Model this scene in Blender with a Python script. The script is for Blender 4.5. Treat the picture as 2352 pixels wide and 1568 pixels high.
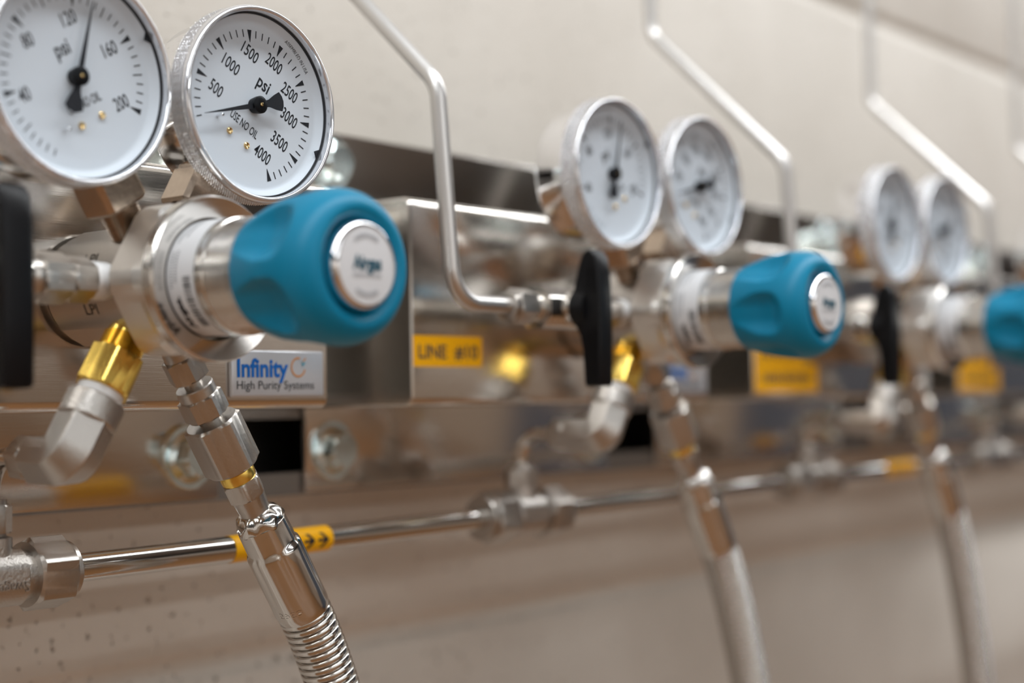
import bpy, bmesh, math, random
from mathutils import Vector, Matrix
random.seed(4)
S = bpy.context.scene
COL = S.collection
for o in list(bpy.data.objects): bpy.data.objects.remove(o)

# ------------------------------------------------------------------ camera
cd = bpy.data.cameras.new('camera'); cam = bpy.data.objects.new('camera', cd); COL.objects.link(cam)
cd.sensor_fit = 'HORIZONTAL'; cd.sensor_width = 36.0; cd.lens = 55.0; cd.clip_start = 0.02; cd.clip_end = 60
Rm = Matrix(((0.6245172, -0.7808153, -0.0174836), (0.0199915, 0.0383603, -0.9990640), (0.7807552, 0.6235831, 0.0395663)))
right, down, fwd = Vector(Rm[0]), Vector(Rm[1]), Vector(Rm[2])
M = Matrix((right, -down, -fwd)).transposed().to_4x4()
M.translation = Vector((-0.304, -0.52, 1.36))
cam.matrix_world = M
cd.dof.use_dof = True; cd.dof.focus_distance = 0.508; cd.dof.aperture_fstop = 4.9; cd.dof.aperture_blades = 0
S.camera = cam
# ------------------------------------------------------------------ world, colour, lamps
wd = bpy.data.worlds.new('world'); S.world = wd; wd.use_nodes = True
wd.node_tree.nodes['Background'].inputs[0].default_value = (0.75, 0.85, 1.0, 1)
wd.node_tree.nodes['Background'].inputs[1].default_value = 0.15
S.view_settings.view_transform = 'Standard'; S.view_settings.look = 'None'
S.view_settings.exposure = 0.0; S.view_settings.gamma = 1.0; S.view_settings.use_curve_mapping = False
try: S.cycles.use_denoising = True
except Exception: pass
CEIL = 3.6
LAMPZ = 2.75
LAMPS = []
for row, (ly, pw) in enumerate(((-0.67, 14.5), (-2.4, 6.0), (-4.9, 25.0))):
    for lx in ((-2.0, -0.7, 0.6, 1.9, 3.2) if row == 0 else (-2.0, -0.7, 0.6) if row == 1 else (-2.0, -0.7, 0.6, 1.9)):
        ld = bpy.data.lights.new('ceiling_lamp', 'AREA'); ld.shape = 'RECTANGLE'; ld.size = 1.25; ld.size_y = 0.16
        ld.energy = pw; ld.color = (0.95, 0.98, 1.0)
        lo = bpy.data.objects.new('ceiling_lamp', ld); COL.objects.link(lo); lo.location = (lx, ly, LAMPZ - 0.075)
        LAMPS.append((lx, ly))

# ------------------------------------------------------------------ materials
def nt(name):
    m = bpy.data.materials.new(name); m.use_nodes = True
    return m, m.node_tree, m.node_tree.nodes['Principled BSDF']
def pm(name, col, rough=0.5, metal=0.0, bump=0.0, bscale=300.0, stretch=None, var=0.0, aniso=0.0, coat=0.0, trans=0.0, ior=1.45, rvar=0.0):
    m, t, b = nt(name); N, L = t.nodes, t.links
    b.inputs['Base Color'].default_value = (*col, 1); b.inputs['Roughness'].default_value = rough; b.inputs['Metallic'].default_value = metal
    b.inputs['Coat Weight'].default_value = coat; b.inputs['Transmission Weight'].default_value = trans; b.inputs['IOR'].default_value = ior
    tc = N.new('ShaderNodeTexCoord'); mp = N.new('ShaderNodeMapping'); L.new(tc.outputs['Object'], mp.inputs[0])
    if stretch: mp.inputs['Scale'].default_value = stretch
    n = N.new('ShaderNodeTexNoise'); n.inputs['Scale'].default_value = bscale; n.inputs['Detail'].default_value = 4; L.new(mp.outputs[0], n.inputs[0])
    if bump:
        bp = N.new('ShaderNodeBump'); bp.inputs['Strength'].default_value = bump; bp.inputs['Distance'].default_value = 0.0006
        L.new(n.outputs[0], bp.inputs['Height']); L.new(bp.outputs[0], b.inputs['Normal'])
    if var:
        mx = N.new('ShaderNodeMix'); mx.data_type = 'RGBA'; mx.inputs[6].default_value = (*[c * (1 - var) for c in col], 1); mx.inputs[7].default_value = (*[min(1, c * (1 + var)) for c in col], 1)
        L.new(n.outputs[0], mx.inputs[0]); L.new(mx.outputs[2], b.inputs['Base Color'])
    if rvar:
        r = N.new('ShaderNodeMapRange'); r.inputs['To Min'].default_value = rough - rvar; r.inputs['To Max'].default_value = rough + rvar
        L.new(n.outputs[0], r.inputs[0]); L.new(r.outputs[0], b.inputs['Roughness'])
    if aniso:
        tg = N.new('ShaderNodeTangent'); tg.direction_type = 'RADIAL'; tg.axis = 'Z'
        b.inputs['Anisotropic'].default_value = aniso; L.new(tg.outputs[0], b.inputs['Tangent'])
    return m
MAT = {}
MAT['brushed'] = pm('brushed_steel', (0.80, 0.765, 0.72), 0.15, 1, bump=0.035, bscale=60, stretch=(1, 1, 40), rvar=0.04, aniso=0.5)
MAT['satin'] = pm('satin_steel', (0.52, 0.49, 0.455), 0.33, 1, bump=0.12, bscale=900, rvar=0.04)
MAT['cast'] = pm('cast_steel', (0.54, 0.51, 0.475), 0.34, 1, bump=0.35, bscale=1400)
MAT['machined'] = pm('machined_steel', (0.74, 0.71, 0.67), 0.20, 1, bump=0.05, bscale=90, stretch=(1, 30, 1), rvar=0.04)
MAT['milled'] = pm('milled_steel', (0.76, 0.73, 0.69), 0.36, 1, bump=0.12, bscale=120, stretch=(6, 1, 6))
MAT['polished'] = pm('polished_steel', (0.66, 0.64, 0.61), 0.14, 1, bump=0.03, bscale=250)
MAT['tube'] = pm('satin_tube_steel', (0.66, 0.645, 0.63), 0.36, 1, bump=0.03, bscale=250)
MAT['chrome'] = pm('chrome', (0.86, 0.86, 0.87), 0.07, 1)
MAT['nickel'] = pm('nickel_bronze', (0.56, 0.46, 0.37), 0.24, 1, bump=0.1, bscale=500, var=0.12)
MAT['brass'] = pm('brass', (0.98, 0.70, 0.17), 0.26, 1, bump=0.05, bscale=500)
MAT['brassscrew'] = pm('brass_screw', (0.85, 0.60, 0.28), 0.2, 1)
MAT['zinc'] = pm('zinc_plate', (0.66, 0.74, 0.74), 0.22, 1, bump=0.1, bscale=400)
MAT['galv'] = pm('strut_steel', (0.30, 0.28, 0.26), 0.45, 1, bump=0.1, bscale=200)
MAT['black'] = pm('black_plastic', (0.006, 0.006, 0.007), 0.38, 0, bump=0.1, bscale=900)
MAT['black'].node_tree.nodes['Principled BSDF'].inputs['Specular IOR Level'].default_value = 0.22
MAT['rubber'] = pm('black_gasket', (0.02, 0.02, 0.022), 0.5)
MAT['teal'] = pm('teal_plastic', (0.0, 0.21, 0.37), 0.42, 0, bump=0.06, bscale=1500)
MAT['teal'].node_tree.nodes['Principled BSDF'].inputs['Specular IOR Level'].default_value = 0.35
MAT['ptfe'] = pm('white_thread_tape', (0.82, 0.82, 0.82), 0.5, 0, bump=0.2, bscale=300)
MAT['white'] = pm('white_dial', (0.78, 0.81, 0.84), 0.45)
MAT['label'] = pm('white_label', (0.72, 0.73, 0.75), 0.4)
MAT['ink'] = pm('black_ink', (0.015, 0.016, 0.02), 0.5)
MAT['grey'] = pm('grey_ink', (0.42, 0.43, 0.45), 0.5)
MAT['navy'] = pm('dark_teal_ink', (0.01, 0.09, 0.14), 0.5)
MAT['blue'] = pm('blue_ink', (0.0, 0.13, 0.50), 0.4)
MAT['orange'] = pm('orange_ink', (0.62, 0.27, 0.08), 0.4)
MAT['cyan'] = pm('cyan_ink', (0.03, 0.36, 0.50), 0.4)
MAT['plate'] = pm('silver_plate', (0.62, 0.64, 0.68), 0.28, 0.35, coat=0.6)
MAT['yellow'] = pm('yellow_vinyl', (0.95, 0.47, 0.0), 0.42)
MAT['charcoal'] = pm('charcoal_ink', (0.05, 0.055, 0.06), 0.5)
MAT['stamp'] = pm('stamped_dark', (0.07, 0.06, 0.05), 0.5, 0.6)
MAT['wood'] = pm('orange_wood_floor', (0.25, 0.118, 0.045), 0.4, bscale=6, var=0.25, stretch=(1, 8, 1))
MAT['ceil'] = pm('grey_ceiling', (0.32, 0.31, 0.30), 0.8)
MAT['paint'] = pm('beige_paint', (0.20, 0.18, 0.16), 0.7, bump=0.2, bscale=40)
m, t, b = nt('reflection_band_paint'); b.inputs['Roughness'].default_value = 0.7  # tone bands invented so the steel panels reflect bright and dark zones
_tc0 = t.nodes.new('ShaderNodeTexCoord'); _sx = t.nodes.new('ShaderNodeSeparateXYZ'); _rp = t.nodes.new('ShaderNodeValToRGB'); _dv = t.nodes.new('ShaderNodeMath'); _dv.operation = 'DIVIDE'; _dv.inputs[1].default_value = 3.0
t.links.new(_tc0.outputs['Object'], _sx.inputs[0]); t.links.new(_sx.outputs['Z'], _dv.inputs[0]); t.links.new(_dv.outputs[0], _rp.inputs[0]); t.links.new(_rp.outputs[0], b.inputs['Base Color'])
_rp.color_ramp.interpolation = 'CONSTANT'; _e = _rp.color_ramp.elements
_e[0].position = 0.0; _e[0].color = (0.46, 0.37, 0.29, 1); _e[1].position = 1.15 / 3; _e[1].color = (0.88, 0.84, 0.79, 1)
_q = _e.new(1.98 / 3); _q.color = (0.11, 0.10, 0.09, 1)
MAT['paint'] = m
MAT['darkpaint'] = pm('slate_paint', (0.10, 0.12, 0.16), 0.6)
# clear window: fresnel mix of transparent and glossy
m = bpy.data.materials.new('clear_lens'); m.use_nodes = True; t = m.node_tree; t.nodes.clear()
out = t.nodes.new('ShaderNodeOutputMaterial'); mix = t.nodes.new('ShaderNodeMixShader'); fr = t.nodes.new('ShaderNodeFresnel'); tr = t.nodes.new('ShaderNodeBsdfTransparent'); gl = t.nodes.new('ShaderNodeBsdfGlossy')
fr.inputs[0].default_value = 1.45; gl.inputs['Roughness'].default_value = 0.03; tr.inputs[0].default_value = (0.97, 0.985, 1, 1)
geo = t.nodes.new('ShaderNodeNewGeometry'); inv = t.nodes.new('ShaderNodeMath'); inv.operation = 'SUBTRACT'; inv.inputs[0].default_value = 1.0; mul = t.nodes.new('ShaderNodeMath'); mul.operation = 'MULTIPLY'
t.links.new(geo.outputs['Backfacing'], inv.inputs[1]); t.links.new(fr.outputs[0], mul.inputs[0]); t.links.new(inv.outputs[0], mul.inputs[1]); t.links.new(mul.outputs[0], mix.inputs[0]); t.links.new(tr.outputs[0], mix.inputs[1]); t.links.new(gl.outputs[0], mix.inputs[2]); t.links.new(mix.outputs[0], out.inputs[0])
MAT['lens'] = m
# clear knurled plastic: milky translucent body under a gloss coat
m = bpy.data.materials.new('clear_plastic'); m.use_nodes = True; t = m.node_tree; b = t.nodes['Principled BSDF']
b.inputs['Base Color'].default_value = (0.90, 0.91, 0.94, 1); b.inputs['Roughness'].default_value = 0.12; b.inputs['Transmission Weight'].default_value = 0.45; b.inputs['Metallic'].default_value = 0.55; b.inputs['IOR'].default_value = 1.5; b.inputs['Coat Weight'].default_value = 1.0; b.inputs['Coat Roughness'].default_value = 0.04
MAT['clear'] = m
# painted block wall
m, t, b = nt('painted_block'); N, L = t.nodes, t.links
tc = N.new('ShaderNodeTexCoord')
n1 = N.new('ShaderNodeTexNoise'); n1.inputs['Scale'].default_value = 9; n1.inputs['Detail'].default_value = 5; L.new(tc.outputs['Object'], n1.inputs[0])
n2 = N.new('ShaderNodeTexNoise'); n2.inputs['Scale'].default_value = 220; n2.inputs['Detail'].default_value = 6; L.new(tc.outputs['Object'], n2.inputs[0])
n3 = N.new('ShaderNodeTexNoise'); n3.inputs['Scale'].default_value = 260; n3.inputs['Detail'].default_value = 1.5; L.new(tc.outputs['Object'], n3.inputs[0])
pit = N.new('ShaderNodeMapRange'); pit.inputs[1].default_value = 0.665; pit.inputs[2].default_value = 0.72; L.new(n3.outputs[0], pit.inputs[0])
mx = N.new('ShaderNodeMix'); mx.data_type = 'RGBA'; mx.inputs[6].default_value = (0.61, 0.565, 0.50, 1); mx.inputs[7].default_value = (0.81, 0.77, 0.71, 1); L.new(n1.outputs[0], mx.inputs[0])
mx2 = N.new('ShaderNodeMix'); mx2.data_type = 'RGBA'; mx2.inputs[7].default_value = (0.16, 0.12, 0.08, 1); L.new(mx.outputs[2], mx2.inputs[6])
sc = N.new('ShaderNodeMath'); sc.operation = 'MULTIPLY'; sc.inputs[1].default_value = 0.55; L.new(pit.outputs[0], sc.inputs[0]); L.new(sc.outputs[0], mx2.inputs[0])
L.new(mx2.outputs[2], b.inputs['Base Color']); b.inputs['Roughness'].default_value = 0.62
bp = N.new('ShaderNodeBump'); bp.inputs['Strength'].default_value = 0.35; bp.inputs['Distance'].default_value = 0.0012; L.new(n2.outputs[0], bp.inputs['Height'])
bp2 = N.new('ShaderNodeBump'); bp2.inputs['Strength'].default_value = 0.8; bp2.inputs['Distance'].default_value = 0.002; bp2.invert = True; L.new(pit.outputs[0], bp2.inputs['Height']); L.new(bp.outputs[0], bp2.inputs['Normal']); L.new(bp2.outputs[0], b.inputs['Normal'])
MAT['block'] = m

# ------------------------------------------------------------------ mesh helpers
class MB:
    def __init__(s): s.v = []; s.f = []
    def add(s, vs, fs):
        k = len(s.v); s.v += [tuple(v) for v in vs]; s.f += [[i + k for i in f] for f in fs]; return s
def frame(axis, ref):
    a = Vector(axis).normalized(); r = Vector(ref); r = (r - a * r.dot(a)).normalized(); return a, r, a.cross(r)
def rrad(th, r, flat, nf, rot):
    if flat is None: return r
    st = 2 * math.pi / nf; d = (th - math.radians(rot) + st / 2) % st - st / 2
    return min(r, flat / math.cos(d))
def rev(mb, o, axis, ref, rings, seg=72, cap=True, fn=None):
    """surface of revolution; ring = (h, r) or (h, r, flat, sides, rotation)"""
    a, u, w = frame(axis, ref); o = Vector(o); vs = []; fs = []
    for R in rings:
        h, r = R[0], R[1]; fl, nf, rot = (R[2], R[3], R[4]) if len(R) > 2 else (None, 6, 0)
        for i in range(seg):
            th = 2 * math.pi * i / seg; q = rrad(th, r, fl, nf, rot)
            if fn: q = fn(th, h, q)
            vs.append(o + a * h + (u * math.cos(th) + w * math.sin(th)) * q)
    for k in range(len(rings) - 1):
        for i in range(seg):
            j = (i + 1) % seg; fs.append([k * seg + i, k * seg + j, (k + 1) * seg + j, (k + 1) * seg + i])
    if cap:
        fs.append([i for i in range(seg)][::-1]); fs.append([(len(rings) - 1) * seg + i for i in range(seg)])
    else:
        n = len(rings)
        for i in range(seg):
            j = (i + 1) % seg; fs.append([(n - 1) * seg + i, (n - 1) * seg + j, j, i])
    return mb.add(vs, fs)
def hexnut(mb, o, axis, ref, h0, h1, flat, rot=0, nf=6, ch=0.0009, seg=72):
    c = flat / math.cos(math.pi / nf); e = ch * 0.55
    return rev(mb, o, axis, ref, [(h0, flat * 0.985, flat, nf, rot), (h0 + e, c, flat, nf, rot), (h1 - e, c, flat, nf, rot), (h1, flat * 0.985, flat, nf, rot)], seg)
def sweep(mb, pts, radii, seg=24, cap=True, shape=None, ref=(0, 0, 1)):
    pts = [Vector(p) for p in pts]; n = len(pts); vs = []; fs = []
    if not hasattr(radii, '__len__'): radii = [radii] * n
    T = [(pts[min(i + 1, n - 1)] - pts[max(i - 1, 0)]).normalized() for i in range(n)]
    r = Vector(ref); u = (r - T[0] * r.dot(T[0])).normalized()
    for i in range(n):
        u = (u - T[i] * u.dot(T[i])).normalized(); w = T[i].cross(u)
        for k in range(seg):
            th = 2 * math.pi * k / seg; q = radii[i] * (shape(th) if shape else 1); vs.append(pts[i] + (u * math.cos(th) + w * math.sin(th)) * q)
    for i in range(n - 1):
        for k in range(seg):
            j = (k + 1) % seg; fs.append([i * seg + k, i * seg + j, (i + 1) * seg + j, (i + 1) * seg + k])
    if cap: fs.append(list(range(seg))[::-1]); fs.append([(n - 1) * seg + k for k in range(seg)])
    return mb.add(vs, fs)
def box(mb, x0, x1, y0, y1, z0, z1, bev=0.0, segs=2):
    bm = bmesh.new(); bmesh.ops.create_cube(bm, size=1)
    for v in bm.verts: v.co = Vector(((x0 + x1) / 2 + v.co.x * (x1 - x0), (y0 + y1) / 2 + v.co.y * (y1 - y0), (z0 + z1) / 2 + v.co.z * (z1 - z0)))
    if bev: bmesh.ops.bevel(bm, geom=list(bm.edges), offset=bev, segments=segs, profile=0.5, affect='EDGES')
    bm.verts.index_update(); mb.add([v.co.copy() for v in bm.verts], [[v.index for v in f.verts] for f in bm.faces]); bm.free(); return mb
def poly(mb, pts, th):
    """prism: outline points (Vectors) extruded by vector th"""
    n = len(pts); th = Vector(th); vs = [Vector(p) for p in pts] + [Vector(p) + th for p in pts]
    fs = [list(range(n))[::-1], list(range(n, 2 * n))] + [[i, (i + 1) % n, n + (i + 1) % n, n + i] for i in range(n)]
    return mb.add(vs, fs)
def fillet(pts, rad, n=8):
    pts = [Vector(p) for p in pts]; out = [pts[0]]
    for i in range(1, len(pts) - 1):
        a, b, c = pts[i - 1], pts[i], pts[i + 1]; d1 = (a - b).normalized(); d2 = (c - b).normalized()
        ang = d1.angle(d2); tl = min(rad / math.tan(ang / 2), (a - b).length * 0.49, (c - b).length * 0.49); p0 = b + d1 * tl; p2 = b + d2 * tl
        rr = tl * math.tan(ang / 2); cen = b + (d1 + d2).normalized() * (rr / math.sin(ang / 2)); 
        for k in range(n + 1):
            q = (p0 - cen).lerp(p2 - cen, k / n); out.append(cen + q.normalized() * rr)
    out.append(pts[-1]); return out
_tc = {}
def text_mesh(body, bold=0.0):
    k = (body, bold)
    if k in _tc: return _tc[k]
    cu = bpy.data.curves.new('t', 'FONT'); cu.body = body; cu.size = 1; cu.resolution_u = 3; cu.offset = bold
    o = bpy.data.objects.new('t', cu); COL.objects.link(o); dg = bpy.context.evaluated_depsgraph_get(); dg.update()
    me = bpy.data.meshes.new_from_object(o.evaluated_get(dg))
    bm = bmesh.new(); bm.from_mesh(me); bmesh.ops.triangulate(bm, faces=list(bm.faces)); bm.verts.index_update()
    vs = [(v.co.x, v.co.y) for v in bm.verts]; fs = [[v.index for v in f.verts] for f in bm.faces]; bm.free()
    bpy.data.objects.remove(o); bpy.data.curves.remove(cu); bpy.data.meshes.remove(me)
    xs = [v[0] for v in vs]; x0, x1 = min(xs), max(xs)
    r = ([(x - x0, y) for x, y in vs], fs, x1 - x0); _tc[k] = r; return r
CAP = 0.729   # cap height of the built-in font at size 1
def text(mb, body, fn, capw, caph, center=True, bold=0.0, split=0):
    """letters mapped by fn(u, v) -> point; width capw, capital height caph; (0,0) is the middle of the line or its left baseline"""
    vs, fs, w = text_mesh(body, bold); P = []
    for x, y in vs:
        u = x / w * capw; v = y / CAP * caph
        if center: u -= capw / 2; v -= caph / 2
        P.append(fn(u, v))
    return mb.add(P, fs)
def mark_blocks(mb, fn, w, h, n):
    """a line of print too small to read: a row of small dashes"""
    x = 0; rr = random.Random(n)
    for k in range(n):
        a = w / n; ww = a * rr.uniform(0.45, 0.85)
        mb.add([fn(-w / 2 + k * a, -h / 2), fn(-w / 2 + k * a + ww, -h / 2), fn(-w / 2 + k * a + ww, h / 2), fn(-w / 2 + k * a, h / 2)], [[0, 1, 2, 3]])

class Thing:
    def __init__(s, name, label, cat, anchor, group=None, root_mb=None, mat=None, kind=None):
        s.a = Vector(anchor)
        if root_mb is None: s.o = bpy.data.objects.new(name, None); s.o.empty_display_size = 0.02; COL.objects.link(s.o)
        else: s.o = mk(name, root_mb, mat, s.a)
        s.o.location = s.a; s.o['label'] = label; s.o['category'] = cat
        if group: s.o['group'] = group
    def part(s, name, mb, mat, parent=None, label=None, ang=35):
        o = mk(name, mb, mat, s.a, ang); o.parent = parent or s.o
        if label: o['label'] = label
        return o
def mk(name, mb, mat, off=Vector((0, 0, 0)), ang=35):
    me = bpy.data.meshes.new(name); me.from_pydata([tuple(Vector(v) - off) for v in mb.v], [], mb.f)
    bm = bmesh.new(); bm.from_mesh(me); bmesh.ops.recalc_face_normals(bm, faces=list(bm.faces)); bm.to_mesh(me); bm.free()
    me.polygons.foreach_set('use_smooth', [True] * len(me.polygons)); me.set_sharp_from_angle(angle=math.radians(ang)); me.update()
    me.materials.append(MAT[mat]); o = bpy.data.objects.new(name, me); COL.objects.link(o); return o
def tree_copy(o, parent=None):
    c = o.copy(); COL.objects.link(c); c.parent = parent
    for ch in list(o.children): tree_copy(ch, c)
    return c
def struct(name, mb, mat, ang=35):
    o = mk(name, mb, mat, ang=ang); o['kind'] = 'structure'; return o

D = 0.2664          # spacing of the stations along the wall
AX = 1.398          # height of the regulator axes
FY = -0.106         # front of the mounting boxes
def PT(x, y, z): return Vector((x, y, z))

# ------------------------------------------------------------------ the room
XL, XR, YF = -3.0, 4.6, -5.6
mb = MB(); prof = []
rows = [AX - 0.1465 + 0.1985 * k for k in range(-7, 12)]
z = 0.0; prof.append((0, 0.0))
for g in rows:
    if g < 0.02 or g > CEIL - 0.02: continue
    for q, dy in ((-1.3, 0), (-1.0, 0.0006), (-0.75, 0.0022), (-0.4, 0.0034), (0, 0.0038), (0.4, 0.0034), (0.75, 0.0022), (1.0, 0.0006), (1.3, 0)): prof.append((g + q * 0.006, dy))
prof.append((CEIL, 0.0))
vs = []; fs = []
for zz, dy in prof: vs += [(XL, dy, zz), (XR, dy, zz)]
for k in range(len(prof) - 1): fs.append([2 * k, 2 * k + 1, 2 * k + 3, 2 * k + 2])
n = len(vs); vs += [(XL, 0.12, 0), (XR, 0.12, 0), (XR, 0.12, CEIL), (XL, 0.12, CEIL)]
fs.append([n, n + 1, n + 2, n + 3]); fs.append([0, 1, n + 1, n]); fs.append([len(prof) * 2 - 2, len(prof) * 2 - 1, n + 2, n + 3])
mb.add(vs, fs); struct('wall_back', mb, 'block')
struct('floor', box(MB(), XL, XR, YF, 0.12, -0.1, 0), 'wood')
struct('ceiling', box(MB(), XL, XR, YF, 0.12, CEIL, CEIL + 0.1), 'ceil')
struct('wall_left', box(MB(), XL - 0.1, XL, YF, 0.12, 0, CEIL), 'paint')
struct('wall_right', box(MB(), XR, XR + 0.1, YF, 0.12, 0, CEIL), 'paint')
struct('added_dark_panel_1', box(MB(), XR - 0.05, XR, -2.75, -0.5, 0, 2.12, 0.004), 'darkpaint')  # unseen slate panel, added to darken what the far flanges reflect
struct('wall_front', box(MB(), XL, XR, YF - 0.1, YF, 0, CEIL), 'paint')
for k, (lx, ly) in enumerate(LAMPS):
    mb = MB(); box(mb, lx - 0.64, lx + 0.64, ly - 0.095, ly + 0.095, LAMPZ - 0.06, LAMPZ, 0.004)
    for q in (-0.5, 0.5): rev(mb, (lx + q, ly, 0), (0, 0, 1), (1, 0, 0), [(LAMPZ - 0.01, 0.006), (CEIL, 0.006)], 12)
    o = struct('ceiling_light', mb, 'ceil')

# ------------------------------------------------------------------ strut channels on the wall
def strut(name, label, zc, x0, x1):
    mb = MB(); h = 0.0206; t = 0.0025; d = 0.0395; lip = 0.0093
    pr = [(-0.0005, -h), (-d, -h), (-d, -h + lip), (-d + 0.006, -h + lip), (-d + 0.006, -h + lip - t), (-d + t, -h + lip - t), (-d + t, -h + t), (-0.003, -h + t)]
    pr = pr + [(a, -b) for a, b in pr[::-1]]
    n = len(pr); vs = [(x0, a, zc + b) for a, b in pr] + [(x1, a, zc + b) for a, b in pr]
    fs = [[i, (i + 1) % n, n + (i + 1) % n, n + i] for i in range(n)] + [list(range(n))[::-1], list(range(n, 2 * n))]
    mb.add(vs, fs)
    return Thing(name, label, 'channel', (x0, 0, zc), root_mb=mb, mat='galv')
strut('strut_channel', 'slotted steel channel on the wall behind the lower panel bolts, dark slot showing', 1.3441, -0.6, 1.45)
strut('strut_channel', 'slotted steel channel on the wall behind the upper edge of the panels', 1.4574, -0.6, 1.45)

# ------------------------------------------------------------------ mounting panel
def make_panel():
    T = Thing('mounting_panel', 'x', 'panel', (0, -0.041, 1.3247), 'steel mounting panels along the wall')
    mb = MB(); box(mb, -0.112, 0.107, -0.0425, -0.0402, 1.3247, 1.478, 0.0008)
    T.part('back_plate', mb, 'brushed')
    mb = MB(); x0, x1 = -0.115, 0.105; z0, z1 = 1.3597, 1.4422; r = 0.0035; yb = -0.0425
    pr = [(yb, z0)] + [(FY + r - r * math.sin(a), z0 + r - r * math.cos(a)) for a in [math.pi / 2 * k / 6 for k in range(7)]]
    pr += [(FY + r - r * math.cos(a), z1 - r + r * math.sin(a)) for a in [math.pi / 2 * k / 6 for k in range(7)]] + [(yb, z1)]
    n = len(pr); vs = []; fs = []
    cx = [(x0 + 0.0006, 0.0006), (x0, 0.0), (x1, 0.0), (x1 - 0.0006, 0.0006)]
    for X, ins in ((x0, 0.0007), (x0 + 0.0007, 0), (x1 - 0.0007, 0), (x1, 0.0007)):
        for a, b in pr: vs.append((X, a + (ins if a < yb - 1e-6 else 0), b + (ins if b < 1.4 else -ins)))
    for k in range(3):
        for i in range(n - 1): fs.append([k * n + i, k * n + i + 1, (k + 1) * n + i + 1, (k + 1) * n + i])
    fs.append(list(range(n))); fs.append([3 * n + i for i in range(n)][::-1])
    mb.add(vs, fs); T.part('box_front', mb, 'brushed')
    for bx in (-0.0972, 0.0913):
        for bz in (1.3415, 1.4640):
            mb = MB(); o = (bx, -0.0425, bz)
            rev(mb, o, (0, -1, 0), (0, 0, 1), [(0.0016, 0.0105), (0.0028, 0.0085, 0.0074, 6, 12), (0.0034, 0.0083, 0.0072, 6, 12), (0.0080, 0.0083, 0.0072, 6, 12), (0.0090, 0.0068, 0.0072, 6, 12)], 48)
            b = T.part('bolt', mb, 'zinc', label='zinc hex bolt')
            mb = MB(); rev(mb, o, (0, -1, 0), (0, 0, 1), [(0.0, 0.0128), (0.0012, 0.0128), (0.0017, 0.0122), (0.0017, 0.0085)], 48)
            T.part('washer', mb, 'zinc', b)
    # silver domed nameplate
    mb = MB(); box(mb, 0.0568, 0.1015, FY - 0.0017, FY + 0.0001, 1.3637, 1.3803, 0.0009, 3)
    p = T.part('nameplate', mb, 'plate', label='silver plate lettered in blue and black', ang=60)
    yy = FY - 0.00185
    f = lambda x, z: (lambda u, v: PT(x + u, yy, z + v))
    mb = MB(); text(mb, 'Infinity', f(0.0594, 1.3710), 0.0241, 0.0065, center=False, bold=0.03); T.part('blue_lettering', mb, 'blue', p)
    mb = MB(); text(mb, 'High Purity Systems', f(0.0593, 1.3666), 0.0368, 0.0031, center=False, bold=0.0); T.part('black_lettering', mb, 'charcoal', p)
    mb = MB(); nn = 40; a0, a1 = math.radians(75), math.radians(345); vs = []; fs = []
    for k in range(nn + 1):
        a = a0 + (a1 - a0) * k / nn; wd = 0.00032
        for rr in (0.0033 - wd, 0.0033 + wd): vs.append(PT(0.0884 + rr * math.cos(a), yy, 1.3744 + rr * math.sin(a)))
        if k: fs.append([2 * k - 2, 2 * k - 1, 2 * k + 1, 2 * k])
    mb.add(vs, fs); mb.add([PT(0.0903, yy, 1.3762), PT(0.0907, yy, 1.3758), PT(0.0923, yy, 1.3776), PT(0.0919, yy, 1.3779)], [[0, 1, 2, 3]])
    T.part('ring_emblem', mb, 'orange', p)
    mb = MB(); c = PT(0.0908, yy - 0.00008, 1.3757); pts = []
    for k in range(12):
        a = math.radians(15 + 30 * k); rr = (0.0021 if k % 4 == 0 else 0.0013) if k % 2 == 0 else 0.0003
        pts.append(c + PT(rr * math.cos(a), 0, rr * math.sin(a)))
    mb.add([c] + pts, [[0, 1 + k, 1 + (k + 1) % 12] for k in range(12)]); T.part('star_emblem', mb, 'cyan', p)
    return T
def yellow_label(T, dx, x0, x1, z0, z1, words=None, n=0):
    mb = MB(); box(mb, dx + x0, dx + x1, FY - 0.00035, FY, z0, z1)
    o = mk('yellow_label', mb, 'yellow', Vector((dx, -0.041, 1.3247))); o.parent = T; o['label'] = 'yellow adhesive label'
    yy = FY - 0.0004; mb = MB()
    if words:
        for w, a, b, zb, h in words: text(mb, w, lambda u, v, a=a, zb=zb: PT(dx + a + u, yy, zb + v), b - a, h, center=False, bold=0.025)
    else:
        mark_blocks(mb, lambda u, v: PT(dx + (x0 + x1) / 2 + u, yy, (z0 + z1) / 2 + v), (x1 - x0) * 0.8, (z1 - z0) * 0.3, n)
    q = mk('lettering', mb, 'charcoal', Vector((dx, -0.041, 1.3247))); q.parent = o
P0 = make_panel()
PANELS = [P0.o]
for i in range(1, 4):
    c = tree_copy(P0.o); c.location.x += D * i; PANELS.append(c)
for o, l in zip(PANELS, ('brushed steel mounting panel behind the closest regulator, silver nameplate in focus', 'brushed steel mounting panel with the single yellow LINE #10 label', 'blurred steel mounting panel with two stacked yellow labels beside the second teal knob', 'blurred steel mounting panel at right edge of photo behind the third teal knob')): o['label'] = l
yellow_label(PANELS[1], D, -0.1146, -0.0725, 1.3752, 1.3876, (('LINE', -0.1118, -0.0948, 1.3786, 0.0056), ('#10', -0.0899, -0.0752, 1.3786, 0.0056)))
for i in (2, 3):
    yellow_label(PANELS[i], D * i, -0.1146, -0.0615, 1.3790, 1.3880, None, 8)
    yellow_label(PANELS[i], D * i, -0.1146, -0.0450, 1.3635, 1.3787, None, 14)

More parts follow.
